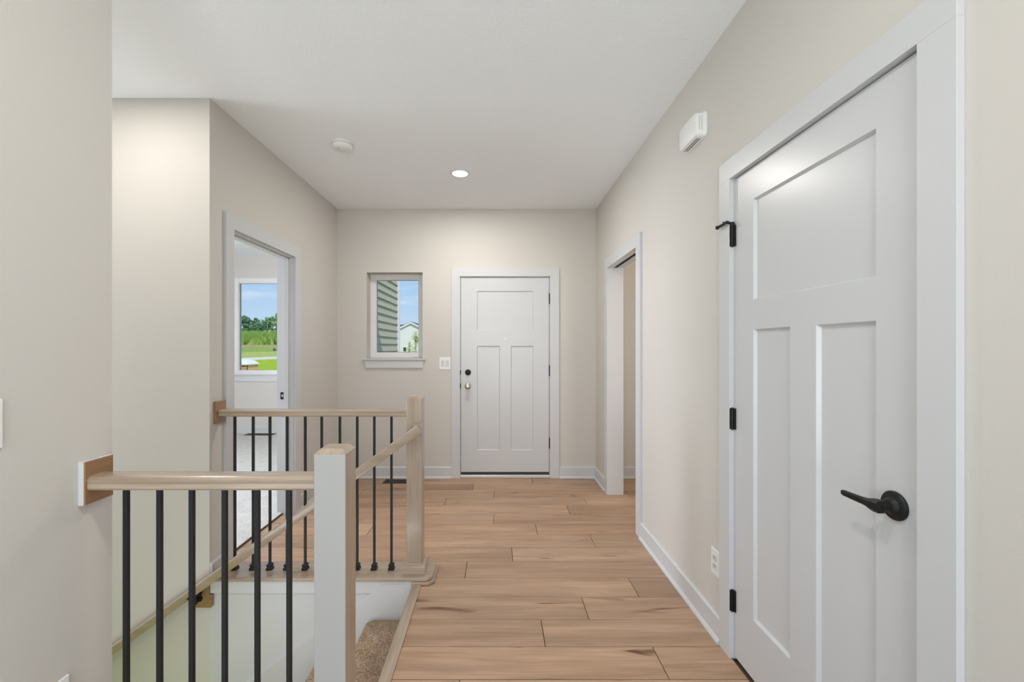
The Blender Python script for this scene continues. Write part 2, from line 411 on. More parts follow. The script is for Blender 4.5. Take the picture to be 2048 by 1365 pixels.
# ------------------------------------------------------------------ door casings
def casing(parent, ax, w, sgn, a0, a1, o0, o1, ztop=2.143, zin=HD, t=CT):
    """square-edged casing: legs outside a0..o0 and o1..a1 under a head; ax 0 = on plane y=w, ax 1 = on plane x=w"""
    def B(u0, u1, z0, z1):
        bm = BM()
        if ax == 0: box(bm, u0, u1, w, w+t*sgn, z0, z1, .0006)
        else: box(bm, w, w+t*sgn, u0, u1, z0, z1, .0006)
        return bm
    obj('casing', B(a0, o0, 0, zin), 'trim_paint', parent); obj('casing', B(o1, a1, 0, zin), 'trim_paint', parent)
    obj('head_casing', B(a0, a1, zin, ztop), 'trim_paint', parent)
def panel_leaf(mapf, w, h, panels, thick=.035, inset=.007, depth=.013):
    """door slab in (u, v, n): grid front face with sunk panels"""
    us = sorted({0, w}|{p[0] for p in panels}|{p[1] for p in panels}); vs = sorted({0, h}|{p[2] for p in panels}|{p[3] for p in panels})
    bm = BM(); V = {(i, j): bm.verts.new((u, v, 0)) for i, u in enumerate(us) for j, v in enumerate(vs)}
    F = {}
    for i in range(len(us)-1):
        for j in range(len(vs)-1):
            F[i, j] = bm.faces.new((V[i, j], V[i+1, j], V[i+1, j+1], V[i, j+1]))
    for p in panels:
        bm.normal_update()
        fs = [f for f in F.values() if f.is_valid and p[0]-1e-6 < f.calc_center_median().x < p[1]+1e-6 and p[2]-1e-6 < f.calc_center_median().y < p[3]+1e-6]
        bmesh.ops.inset_region(bm, faces=fs, thickness=inset, depth=-depth, use_even_offset=True)
    bm.normal_update()
    # sides and back
    per = [e for e in bm.edges if e.is_boundary]
    r = bmesh.ops.extrude_edge_only(bm, edges=per)
    nv = [g for g in r['geom'] if isinstance(g, bmesh.types.BMVert)]
    for v in nv: v.co.z -= thick
    bmesh.ops.holes_fill(bm, edges=[e for e in bm.edges if e.is_boundary], sides=0)
    for v in bm.verts: v.co = Vector(mapf(*v.co))
    return bm

# ---- door 1: front door
d1 = empty('door_1', (.09, YB, 0), 'white three-panel front door with black deadbolt and nickel knob', None, None, 'structure')
casing(d1, 0, YB, -1, -.4565, .6395, fx0, fx1, 2.143, 2.056)
YD = YB+.004          # leaf front plane
px0, px1 = -.3615, .5395
leaf = obj('door_leaf', panel_leaf(lambda u, v, n: (px0+u, YD-n, .058+v), px1-px0, 1.990,
       [(px0*-1-.1966, px0*-1+.3795, 1.4475, 1.850), (px0*-1-.1966, px0*-1+.0368, .2223, 1.2887), (px0*-1+.149, px0*-1+.3805, .2223, 1.2887)], .044, .008, .009), 'door_paint', d1)
bm = BM(); box(bm, fx0-.018, px0-.0035, YB+.001, YB+TB, 0, HD); box(bm, px1+.0035, fx1+.018, YB+.001, YB+TB, 0, HD); box(bm, fx0-.018, fx1+.018, YB+.001, YB+TB, 2.0515, HD)
obj('jamb', bm, 'trim_paint', d1)
bm = BM(); box(bm, px0-.004, px1+.004, YB+.052, YB+.068, .02, 2.052); obj('weatherstrip', bm, 'dark_gap', d1)
bm = BM(); box(bm, px0, px1, YB+.006, YB+.046, .031, .0575, .002); obj('door_sweep', bm, 'sweep_rubber', d1)
bm = BM(); box(bm, fx0, fx1, YB-.020, YB+TB, .0, .030, .006); obj('threshold', bm, 'trim_paint', d1)
for z in (1.829, 1.093, .353):
    bm = BM()
    for i in range(3): cyl(bm, (px1+.004, YB-.004, z-.052+i*.0350), (0, 0, 1), .0058, .034, 12)
    cyl(bm, (px1+.004, YB-.004, z-.055), (0, 0, 1), .0035, .112, 8)
    box(bm, px1-.001, px1+.004, YB-.003, YB+.002, z-.05, z+.05)
    tag(obj('hinge', bm, 'black_metal', d1), 'black hinge')
for z, h in ((1.0766, .022), (.9366, .028)):
    bm = BM(); box(bm, px0-.0075, px0+.001, YB-.002, YB+.010, z-h, z+h, .001); obj('strike_plate', bm, 'black_metal', d1)
dbz = (-.2886, YD, 1.0766)
bm = BM(); lathe(bm, dbz, (0, -1, 0), [(.030, 0), (.0305, .004), (.028, .010), (.019, .012), (.0185, .018), (0, .018)]); box(bm, dbz[0]-.0055, dbz[0]+.0055, YD-.034, YD-.016, dbz[2]-.016, dbz[2]+.016, .003)
tag(obj('deadbolt', bm, 'black_metal', d1, True), 'round black deadbolt thumbturn')
kz = (-.2900, YD, .9366)
bm = BM(); lathe(bm, kz, (0, -1, 0), [(.031, 0), (.031, .004), (.027, .008), (.013, .010), (.0115, .028), (.017, .034), (.0265, .042), (.0285, .052), (.0265, .061), (.018, .067), (.008, .0685), (.0, .0685)])
tag(obj('door_knob', bm, 'satin_nickel', d1, True), 'satin nickel door knob')
bm = BM(); lathe(bm, (.092, YD, 1.4185), (0, -1, 0), [(.0085, 0), (.0085, .003), (.006, .0045), (.0055, .003), (0, .003)], 20); obj('peephole', bm, 'satin_nickel', d1, True)

# ---- door 2: closet door on the right, seen at a slant
d2 = empty('door_2', (XR, 1.43, 0), 'grey-white three-panel closet door with black lever and hinges', None, None, 'structure')
casing(d2, 1, XR, -1, .932, 1.9255, dy0, dy1+.0, 2.143, HD)
XD = XR+.004; a0, a1 = 1.026, 1.8375
H2 = 2.040
obj('door_leaf', panel_leaf(lambda u, v, n: (XD-n, a0+u, .012+v), a1-a0, H2,
    [(1.155-a0, 1.7065-a0, 1.5116, 1.913), (1.155-a0, 1.371-a0, .237, 1.395), (1.4925-a0, 1.7065-a0, .237, 1.395)], .035, .007, .0125), 'door_paint', d2)
bm = BM(); box(bm, XR, XR+T, dy0-.016, a0-.003, 0, HD+.014); box(bm, XR, XR+T, a1+.0028, dy1+.016, 0, HD+.014); box(bm, XR, XR+T, dy0-.016, dy1+.016, 2.0565, HD+.016)
obj('jamb', bm, 'trim_paint', d2)
bm = BM(); box(bm, XR+.042, XR+.075, dy0, a0+.010, 0, 2.055); box(bm, XR+.042, XR+.075, a1-.010, dy1, 0, 2.055); box(bm, XR+.042, XR+.075, dy0, dy1, 2.046, 2.0565); obj('door_stop', bm, 'trim_paint', d2)
for i, z in enumerate((1.8115, 1.029, .250)):
    bm = BM(); ky = a1+.0015; kx = XR-.0065
    for q in range(5): cyl(bm, (kx, ky, z-.0445+q*.0179), (0, 0, 1), .0068, .0172, 14)
    cyl(bm, (kx, ky, z-.0475), (0, 0, 1), .0045, .095, 10)
    box(bm, XR-.004, XR+.0045, ky-.0125, ky+.003, z-.0445, z+.0445, .0008)
    box(bm, XR-.0165, XR+.003, ky+.0005, ky+.0042, z-.0445, z+.0445, .0008)
    h = tag(obj('hinge', bm, 'black_metal', d2, True), 'black door hinge')
    if i == 0:
        bm = BM()                         # hinge-pin stop: collar, arm out over the casing with a bumper ball
        cyl(bm, (kx, ky, z+.044), (0, 0, 1), .0095, .010, 16)
        cyl(bm, (kx, ky, z+.054), (0, 0, 1), .0075, .005, 16)
        a0_ = Vector((kx, ky, z+.052)); a = Vector((.9885, ky+.003, z+.060)); b = Vector((.987, 1.886, z+.0575)); c2 = Vector((.984, 1.913, z+.0555)); cyl(bm, a0_, a-a0_, .0058, (a-a0_).length+.004, 12)
        cyl(bm, a, b-a, .0058, (b-a).length, 12); cyl(bm, b, c2-b, .0062, (c2-b).length, 12)
        lathe(bm, c2-Vector((0, .002, 0)), (0, 1, -.1), [(0, -.009), (.006, -.007), (.0092, 0), (.006, .007), (0, .009)], 16)
        cyl(bm, a.lerp(b, .55), (0, 0, 1), .0042, .0095, 12)
        obj('hinge_pin_stop', bm, 'black_metal', h, True)
lv = (XD, 1.0985, .930)
bm = BM(); lathe(bm, lv, (-1, 0, 0), [(.0365, 0), (.037, .004), (.034, .008), (.022, .011), (.0185, .016), (.0165, .018), (.0145, .020), (.0140, .046), (.0, .046)], 40)
hnd = tag(obj('lever_rosette', bm, 'black_metal', d2, True), 'round black lever rosette')
bm = BM()   # lever: hub that turns into a slim bar
pts = [(-.012, .0155, .0155), (.002, .0160, .0160), (.014, .0140, .0135), (.026, .0100, .0095), (.045, .0086, .0078), (.075, .0080, .0068), (.098, .0076, .0062), (.1035, .0060, .0050)]
rings = []
for s, hw, ht in pts:
    cx = XD-.0475-.0055*min(1, max(0, s)/.05); cy = lv[1]+s; cz = lv[2]
    rings.append([bm.verts.new((cx+dx*ht*.85, cy, cz+dz*hw)) for dx, dz in ((-1, -.55), (-.55, -1), (.55, -1), (1, -.55), (1, .55), (.55, 1), (-.55, 1), (-1, .55))])
for a, b in zip(rings, rings[1:]):
    for i in range(8): bm.faces.new((a[i], a[(i+1) % 8], b[(i+1) % 8], b[i]))
bm.faces.new(rings[0]); bm.faces.new(rings[-1][::-1])
obj('lever', bm, 'black_metal', hnd, True)

# ---- door 3: cased pocket-door opening on the right
d3 = empty('door_3', (XR, 3.48, 0), 'white cased opening with a dark track slot in its head', None, None, 'structure')
casing(d3, 1, XR, -1, 2.992, 3.966, oy0, oy1, 2.139, 2.051)
casing(d3, 1, XR+T, 1, 2.992, 3.966, oy0, oy1, 2.139, 2.051)
bm = BM()
box(bm, XR, XR+.040, oy0-.012, oy1+.012, 2.051, 2.075); box(bm, XR+.078, XR+T, oy0-.012, oy1+.012, 2.051, 2.075); obj('head_jamb', bm, 'trim_paint', d3)
bm = BM(); box(bm, XR+.040, XR+.078, oy0-.01, oy1+.01, 2.066, 2.074); box(bm, XR+.046, XR+.050, oy0, oy1, 2.058, 2.067); box(bm, XR+.068, XR+.072, oy0, oy1, 2.058, 2.067); obj('pocket_track', bm, 'bronze', d3)
bm = BM(); box(bm, XR, XR+T, oy1, oy1+.016, 0, 2.052); obj('jamb', bm, 'trim_paint', d3)
bm = BM(); box(bm, XR, XR+.040, oy0-.016, oy0, 0, 2.052); box(bm, XR+.078, XR+T, oy0-.016, oy0, 0, 2.052); obj('split_jamb', bm, 'trim_paint', d3)

# ---- door 4: bedroom doorway on the left
d4 = empty('door_4', (XL, 3.03, 0), 'white cased bedroom doorway with a black strike plate', None, None, 'structure')
casing(d4, 1, XL, 1, 2.553, 3.526, ly0, ly1, 2.146, 2.057)
casing(d4, 1, XL-T, -1, 2.545, 3.526, ly0-.0, ly1, 2.146, 2.057)
bm = BM(); box(bm, XL-T, XL, ly0-.018, ly0+.004, 0, 2.057); box(bm, XL-T, XL, ly1-.004, ly1+.018, 0, 2.057); box(bm, XL-T, XL, ly0-.018, ly1+.018, 2.049, 2.065); obj('jamb', bm, 'trim_paint', d4)
bm = BM(); box(bm, XL-.072, XL-.036, ly0+.004, ly0+.015, 0, 2.05, .001); box(bm, XL-.072, XL-.036, ly1-.015, ly1-.004, 0, 2.05, .001); box(bm, XL-.072, XL-.036, ly0, ly1, 2.038, 2.049, .001); obj('door_stop', bm, 'trim_paint', d4)
bm = BM(); yy = ly1-.004; box(bm, XL-.101, XL-.074, yy-.0022, yy, .918, .974, .003); sp = tag(obj('strike_plate', bm, 'black_metal', d4), 'black strike plate')
bm = BM(); box(bm, XL-.093, XL-.080, yy-.0035, yy-.0018, .936, .957, .001); obj('latch_hole', bm, 'trim_paint', sp)
bm = BM(); box(bm, XL-.0955, XL-.080, ly0+.004, ly1-.004, 0, .006, .002); obj('carpet_strip', bm, 'bronze', d4)

# ------------------------------------------------------------------ windows
def picture_window(w, x0, x1, z0, z1, yf, fr_t, fr_b, fr_s, dep):
    bm = BM()
    box(bm, x0, x0+fr_s, yf, yf+dep, z0, z1, .003); box(bm, x1-fr_s, x1, yf, yf+dep, z0, z1, .003)
    box(bm, x0+fr_s, x1-fr_s, yf, yf+dep, z1-fr_t, z1, .003); box(bm, x0+fr_s, x1-fr_s, yf, yf+dep, z0, z0+fr_b, .003)
    f = obj('window_frame', bm, 'vinyl_white', w)
    g = .010; bm = BM()       # slimmer sash set back inside
    a, b, c, d = x0+fr_s, x1-fr_s, z0+fr_b, z1-fr_t
    box(bm, a, a+g, yf+.014, yf+dep, c, d); box(bm, b-g, b, yf+.014, yf+dep, c, d); box(bm, a+g, b-g, yf+.014, yf+dep, c, c+g); box(bm, a+g, b-g, yf+.014, yf+dep, d-g, d)
    obj('sash', bm, 'vinyl_white', f)
    bm = BM(); s = .0025
    for q in ((a+g, a+g+s, c+g, d-g), (b-g-s, b-g, c+g, d-g), (a+g, b-g, c+g, c+g+s), (a+g, b-g, d-g-s, d-g)): box(bm, q[0], q[1], yf+.020, yf+.026, q[2], q[3])
    obj('gasket', bm, 'dark_gap', f)
    bm = BM(); box(bm, a+g-.003, b-g+.003, yf+.028, yf+.031, c+g-.003, d-g+.003); obj('pane', bm, 'pane_glass', w)
    return f
w1 = empty('window_1', (-1.04, YB, 1.22), 'small white window beside the front door with a flat sill', None, None, 'structure')
f1 = picture_window(w1, wx0, wx1, wz0, wz1, 4.508, .050, .052, .056, .05)
bm = BM(); box(bm, -1.338, -1.283, 4.500, 4.512, 2.03, 2.045); box(bm, wx0+.45, wx0+.50, 4.499, 4.509, wz0+.012, wz0+.024, .002); obj('sash_latch', bm, 'vinyl_white', f1)
bm = BM(); box(bm, wx0+.001, wx1-.001, YB-.001, 4.508, wz0-.016, wz0); box(bm, -1.358, -.722, YB-.030, YB+.001, wz0-.016, wz0, .003); obj('window_sill', bm, 'trim_paint', w1)
bm = BM(); prism(bm, [(-1.340, 1.2020), (-.737, 1.2020), (-.750, 1.1215), (-1.327, 1.1215)], 1, YB-.017, YB, .0015); obj('window_apron', bm, 'trim_paint', w1)
w2 = empty('window_2', (-3.3, BY, .9), 'large white bedroom picture window looking onto fields', None, None, 'structure')
picture_window(w2, bx0, bx1, bz0, bz1, BY-.004, .072, .058, .066, .06)
bm = BM(); box(bm, bx0-.0, bx1+.03, BY-.045, BY, bz0-.012, bz0+.004, .003); obj('window_sill', bm, 'trim_paint', w2)
bm = BM(); box(bm, bx0+.01, bx1, BY-.016, BY, .804, bz0-.012, .002); obj('window_apron', bm, 'trim_paint', w2)
w3 = empty('window_3', (-5.2, -3.6, .35), 'windows added behind the viewer around the wide fill lamp', None, None, 'structure')  # unseen windows added to go with the wide fill lamp
bm = BM()
for a in (-8.2, -6.22, -4.22, -2.25): box(bm, a, a+.05, -3.68, -3.62, .35, 2.45)
box(bm, -8.2, -2.2, -3.68, -3.62, .35, .4); box(bm, -8.2, -2.2, -3.68, -3.62, 2.4, 2.45); obj('window_frame', bm, 'vinyl_white', w3)
w4 = empty('window_4', (-.1, -3.6, .02), 'door-sized frame added behind the viewer around the frontal fill lamp', None, None, 'structure')  # unseen frame added to go with the frontal fill lamp
bm = BM()
for q in ((-1.05, -.98, .02, 2.3), (.78, .85, .02, 2.3), (-.13, -.07, .02, 2.3), (-.98, .78, .02, .1), (-.98, .78, 2.22, 2.3)): box(bm, q[0], q[1], -3.68, -3.62, q[2], q[3])
obj('window_frame', bm, 'vinyl_white', w4)

# ------------------------------------------------------------------ stairs
st = empty('carpeted_stairs', (-1.3, 1.85, -.2), 'flight of tan carpeted stairs going down behind the near railing', 'stairs')
RISE, RUN = .19, .2624
X1 = -.728
for i in range(1, 9):
    z = -RISE*i; xn = X1-RUN*(i-1); bm = BM(); xb = min(xn+RUN+.035, XN-.005)
    prof = [(xb, z)]
    for k in range(0, 9):
        t = k/8*PI*.95; prof.append((xn+.026-.026*math.sin(t), z-.026+.026*math.cos(t)))
    prof += [(xn+.030, z-.060), (xn+.030, z-RISE-.01), (xb, z-RISE-.01)]
    ys = [YS+.012, YS+.018, YS+.034, YS+.06]+[YS+.06+(YF-.074-YS-.06)*k/24 for k in range(1, 24)]+[YF-.074, YF-.048, YF-.030, YF-.022]
    ins = lambda y: max(0, .030-min(y-YS-.012, YF-.022-y))**2/.030*1.0
    rings = []
    for y in ys:
        d = ins(y); rg = []
        for (px, pz) in prof:
            f = 1 if px < xn+.05 else 0
            n = noise.noise(Vector((px*38, y*38, pz*38)))*.0035 if px < xn+RUN else 0
            rg.append(bm.verts.new((px+d*f+n*.5, y, pz+n-d*.25)))
        rings.append(rg)
    m = len(prof)
    for a, b in zip(rings, rings[1:]):
        for k in range(m): bm.faces.new((a[k], b[k], b[(k+1) % m], a[(k+1) % m]))
    bm.faces.new(rings[0]); bm.faces.new(rings[-1][::-1])
    obj('carpeted_step', bm, 'stair_carpet', st, True)
bm = BM(); box(bm, XN-.004, XN+.012, YS+.01, YF-.02, -RISE-.01, -.022); obj('carpeted_riser', bm, 'stair_carpet', st)
def skirt(y0, y1):
    s = .7243; bm = BM(); zt = lambda X: .006+s*(X+.6286)
    prism(bm, [(XN, .0), (-.632, .0), (-2.9, zt(-2.9)), (-2.9, zt(-2.9)-.52), (XN, zt(XN)-.45)], 1, y0, y1)
    # eased top edge
    prism(bm, [(-.632, .003), (-2.9, zt(-2.9)+.004), (-2.9, zt(-2.9)-.006), (-.632, -.006)], 1, y0+.004*(1 if y0 > 2 else 0), y1)
    return bm
obj('skirt_board', skirt(YF-.0145, YF-.001), 'trim_paint', st); obj('skirt_board', skirt(YS+.001, YS+.011), 'trim_paint', st)

# wooden edge of the landing, far nosing board and white fascia
bm = BM(); prism(bm, [(XN+.052, -.014), (XN+.052, .0045), (XN+.048, .006), (XN+.008, .006), (XN+.002, .003), (XN, -.003), (XN, -.013), (XN+.004, -.022), (XN+.03, -.022)], 1, YS-.11, 2.404)
t1 = obj('trim_1', bm, 'rail_wood_y'); tag(t1, 'pale wooden nosing strip along the top edge of the stairs', None, None, 'structure')
bm = BM(); c = .030
prism(bm, [(-1.608, 2.405), (-.362-c, 2.405), (-.362, 2.405+c), (-.362, 2.598), (-1.608, 2.598)], 2, .018, .038, .004)
t2 = obj('trim_2', bm, 'board_wood_x'); tag(t2, 'varnished wooden landing board under the far railing', None, None, 'structure')
bm = BM(); prism(bm, [(XN-.006, 2.397), (-.350-c, 2.397), (-.350, 2.397+c), (-.350, 2.606), (XN-.006, 2.606)], 2, .0, .0185, .004)
obj('cove_moulding', bm, 'board_wood_x', t2)
bm = BM(); box(bm, -1.612, XN-.006, YF-.0115, YF, -.053, .0185, .0015)
box(bm, -1.62, XN-.006, YF, YF+.19, -.012, .0175)
t3 = obj('trim_3', bm, 'trim_paint'); tag(t3, 'white fascia strip below the landing board', None, None, 'structure')
bm = BM(); box(bm, XS-.002, XN+.06, YS-.17, YS+.012, .0, .038, .004)
t4 = obj('trim_4', bm, 'board_wood_x'); tag(t4, 'wooden floor board carrying the near railing', None, None, 'structure')

# ------------------------------------------------------------------ railings
def newel(bm, xc, yc, z0, ztop, w=.0875, ch=.013):
    h = w/2; e = .003
    def ring(r, z): 
        k = e*(r/h)
        return [bm.verts.new((xc+a, yc+b, z)) for a, b in ((-r+k, -r), (r-k, -r), (r, -r+k), (r, r-k), (r-k, r), (-r+k, r), (-r, r-k), (-r, -r+k))]
    rs = [ring(h, z0), ring(h, ztop-ch), ring(h-ch, ztop)]
    for a, b in zip(rs, rs[1:]):
        for i in range(8): bm.faces.new((a[i], a[(i+1) % 8], b[(i+1) % 8], b[i]))
    bm.faces.new(rs[0][::-1]); bm.faces.new(rs[-1]); return bm
def rail_profile(yc, zt, w, h):
    y0, y1 = yc-w/2, yc+w/2; r = .006
    return [(y0+.004, zt-h), (y1-.004, zt-h), (y1, zt-h+.005), (y1, zt-r-.002), (y1-.005, zt-.003), (y1-.014, zt), (y0+.014, zt), (y0+.005, zt-.003), (y0, zt-r-.002), (y0, zt-h*.45), (y0+.0015, zt-h*.50), (y0, zt-h*.55), (y0, zt-h+.005)]
def guard(name, label, yc, zt, xw, xn, xs, z0, zn, nw, ros, ncx):
    g = empty(name, (ncx, yc, z0), label, 'railing')
    nwl = obj('newel_post', newel(BM(), ncx, yc, z0, zn, nw), 'rail_wood_z', g)
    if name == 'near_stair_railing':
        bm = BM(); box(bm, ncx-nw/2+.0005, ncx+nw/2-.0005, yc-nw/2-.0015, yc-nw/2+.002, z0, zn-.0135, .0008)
        tag(obj('pale_face', bm, 'pale_newel', nwl), 'pale grey front face of the newel')  # thin pale grey slab on the newel's front side
    bm = BM(); prism(bm, rail_profile(yc, zt, .067, .039), 0, xw+.019, ncx-nw/2+.001); obj('rail', bm, 'rail_wood_x', g, True)
    bb = None
    for i, x in enumerate(xs):
        if bb is None:
            bm = BM(); box(bm, -.0063, .0063, -.0063, .0063, 0, zt-.038-z0, .0008)
            bb = obj('baluster', bm, 'baluster_black', g, origin=(0, 0, 0)); bb.parent = g; b = bb
            bm = BM()
            def R4(h, z): return [bm.verts.new((a*h, c*h, z)) for a, c in ((-1, -1), (1, -1), (1, 1), (-1, 1))]
            rs = [R4(.0165, 0), R4(.0165, .011), R4(.0125, .015), R4(.0125, .021), R4(.0150, .024), R4(.0150, .029), R4(.0085, .036)]
            for a, c in zip(rs, rs[1:]):
                for k in range(4): bm.faces.new((a[k], a[(k+1) % 4], c[(k+1) % 4], c[k]))
            bm.faces.new(rs[0][::-1]); bm.faces.new(rs[-1])
            s0 = obj('baluster_shoe', bm, 'baluster_black', bb, origin=(0, 0, 0)); s0.location = (0, 0, 0)
        else:
            b = bb.copy(); C.objects.link(b); b.parent = g
            s = s0.copy(); C.objects.link(s); s.parent = b
        b.location = Vector((x, yc, z0))-g.location
    ry0, ry1, rz0, rz1 = ros
    if name == 'near_stair_railing':
        bm = BM(); box(bm, xw, xw+.0155, ry0-.001, ry1+.001, rz0-.001, rz1+.001, .001); pe = tag(obj('rosette', bm, 'trim_paint', g), 'white edge of the wall rosette')  # white layer behind the wooden face, near rosette only
        bm = BM(); box(bm, xw+.0145, xw+.0195, ry0, ry1, rz0, rz1, .001); obj('rosette_face', bm, 'rosette_wood', pe)
    else:
        bm = BM(); box(bm, xw, xw+.0165, ry0, ry1, rz0, rz1, .002); obj('rosette', bm, 'rosette_wood', g)
    return g, nwl
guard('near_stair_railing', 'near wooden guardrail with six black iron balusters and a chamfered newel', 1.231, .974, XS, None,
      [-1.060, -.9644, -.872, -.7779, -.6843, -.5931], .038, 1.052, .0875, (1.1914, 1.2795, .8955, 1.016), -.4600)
g2, nw2 = guard('far_stair_railing', 'far wooden guardrail with ten black iron balusters on the landing', 2.508, .973, XL, None,
      [-1.526, -1.419, -1.321, -1.221, -1.115, -1.019, -.913, -.8117, -.712, -.6117], .038, 1.053, .0895, (2.461, 2.5495, .894, 1.022), -.4710)
bm = BM()
h0, h1 = .0645, .0475; a = (-.471, 2.508)
def R4(h, z): return [bm.verts.new((a[0]+q*h, a[1]+w*h, z)) for q, w in ((-1, -1), (1, -1), (1, 1), (-1, 1))]
rs = [R4(h0, .038), R4(h0, .080), R4(h0-.003, .0855), R4(h1, .0885), R4(h1-.001, .094)]
for p, q in zip(rs, rs[1:]):
    for k in range(4): bm.faces.new((p[k], p[(k+1) % 4], q[(k+1) % 4], q[k]))
bm.faces.new(rs[0][::-1]); bm.faces.new(rs[-1]); obj('plinth', bm, 'rail_wood_x', nw2)

# sloping handrail on the far side of the stairs
hr = empty('stair_handrail', (-1.3, 2.395, .2), 'sloping wooden handrail running from the far newel down along the stairwell wall', 'handrail')
s = .7243; bm = BM()
def zc(X): return .866+s*(X+.493)
prf = [(-.022, -.050), (.022, -.050), (.025, -.045), (.025, -.008), (.018, -.001), (.010, 0), (-.010, 0), (-.018, -.001), (-.025, -.008), (-.025, -.045)]
yc = 2.395
rg = []
for X in (-.437, -3.3):
    rg.append([bm.verts.new((X+(0.018 if (X > -1 and b < -.02) else (.0 if X < -1 else .0)), yc+a, zc(X)+b)) for a, b in prf])
for k in range(len(prf)): bm.faces.new((rg[0][k], rg[0][(k+1) % len(prf)], rg[1][(k+1) % len(prf)], rg[1][k]))
bm.faces.new(rg[0]); bm.faces.new(rg[1][::-1]); obj('rail', bm, 'rail_wood_slope', hr, True)
bm = BM()   # short mitred return into the newel
box(bm, -.470, -.423, yc+.004, 2.4630, zc(-.44)-.044, zc(-.44)-.002, .004); obj('rail_return', bm, 'rail_wood_y', hr)
bm = BM(); prism(bm, [(-1.700, -.130), (-1.604, -.130), (-1.5955, -.122), (-1.5955, -.056), (-1.6125, -.056), (-1.6125, -.004), (-1.700, -.004)], 1, YF-.019, YF, .002)
bl = tag(obj('wall_block', bm, 'rosette_wood', hr), 'golden brown wooden block behind the handrail bracket')
bm = BM()
cyl(bm, (-1.668, YF-.019, -.075), (0, -1, 0), .020, .005, 20); cyl(bm, (-1.668, YF-.022, -.075), (0, -1, 0), .0075, .030, 12)
cyl(bm, (-1.668, YF-.046, -.092), (0, 0, 1), .0085, .052, 12); box(bm, -1.690, -1.646, yc-.012, yc+.010, -.049, -.037, .003)
cyl(bm, (-1.668, YF-.04, -.075), (-.5, -.5, .45), .006, .05, 10)
obj('bracket', bm, 'black_metal', bl, True)

# ------------------------------------------------------------------ small fittings
def wall_plate(name, label, cat, ax, w, sgn, u0, u1, z0, z1, rockers=(), outlet=False, group=None):
    t = .006
    P = empty(name, ((u0+u1)/2, w, z0) if ax == 0 else (w, (u0+u1)/2, z0), label, cat, group)
    def B(a, b, c, d, p, q, bev):
        bm = BM()
        if ax == 0: box(bm, a, b, w+p*sgn, w+q*sgn, c, d, bev)
        else: box(bm, w+p*sgn, w+q*sgn, a, b, c, d, bev)
        return bm
    obj('cover_plate', B(u0, u1, z0, z1, 0, t, .0022), 'plastic_white', P)
    for (a, b, c, d) in rockers: obj('rocker', B(a, b, c, d, t-.001, t+.0022, .001), 'rocker_grey', P)
    if outlet:
        uc = (u0+u1)/2
        for zq in ((z0+z1)/2+.0195, (z0+z1)/2-.0195):
            r = obj('receptacle', B(uc-.0165, uc+.0165, zq-.0145, zq+.0145, t-.001, t+.0022, .003), 'rocker_grey', P)
            bm = BM()
            for du in (-.0065, .0065):
                if ax == 1: box(bm, w+sgn*(t+.001), w+sgn*(t+.0027), uc+du-.0012, uc+du+.0012, zq-.001, zq+.008)
            obj('slot', bm, 'dark_gap', r)
    return P
wall_plate('light_switch', 'white double rocker switch plate between small window and front door', 'switch', 0, YB, -1, -.581, -.4635, 1.105, 1.232,
           [(-.563, -.529, 1.135, 1.202), (-.517, -.483, 1.135, 1.202)])
wall_plate('light_switch', 'white switch plate on the near left wall, cut by the frame', 'switch', 1, XS, 1, .936, 1.006, 1.099, 1.2145, [(.954, .988, 1.123, 1.190)])
wall_plate('wall_outlet', 'white outlet low on the near left wall below the handrail rosette', 'outlet', 1, XS, 1, 1.092, 1.162, .338, .4525, outlet=True)
wall_plate('wall_outlet', 'white outlet low on the right wall beside the closet door casing', 'outlet', 1, XR, -1, 1.9495, 2.0245, .280, .400, outlet=True)

ch = empty('door_chime', (XR, 2.175, 2.36), 'white rounded door chime box high on the wall above the closet door', 'chime')
def rbox(y0, y1, z0, z1, x0, x1, r, tap=0):
    bm = BM(); rings = []
    for x, k in ((x0, 0), (x1+.012, 0), (x1+.004, .004), (x1, .014)):
        pts = []
        for cy, cz, st0 in ((y1-r, z1-r, 0), (y0+r, z1-r, 1), (y0+r, z0+r, 2), (y1-r, z0+r, 3)):
            for i in range(5):
                t = (st0+i/4)*PI/2; rr = r
                pts.append(bm.verts.new((x, cy+math.cos(t)*rr-(k if st0 in (0, 3) else -k), cz+math.sin(t)*rr-(k if st0 in (0, 1) else -k))))
        rings.append(pts)
    for a, b in zip(rings, rings[1:]):
        n = len(a)
        for i in range(n): bm.faces.new((a[i], a[(i+1) % n], b[(i+1) % n], b[i]))
    bm.faces.new(rings[0]); bm.faces.new(rings[-1][::-1]); return bm
obj('chime_base', rbox(2.072, 2.282, 2.358, 2.486, XR, XR-.020, .022), 'plastic_white', ch, True)
obj('chime_cover', rbox(2.078, 2.276, 2.362, 2.482, XR-.004, XR-.052, .024), 'plastic_white', ch, True)
bm = BM()
for k in range(2): box(bm, XR-.030+k*.012, XR-.027+k*.012, 2.11, 2.25, 2.3606, 2.366)
obj('sound_slot', bm, 'dark_gap', ch)
bm = BM()
for k in range(2): box(bm, XR-.036+k*.012, XR-.033+k*.012, 2.0765, 2.08, 2.39, 2.455)
obj('side_groove', bm, 'rocker_grey', ch)

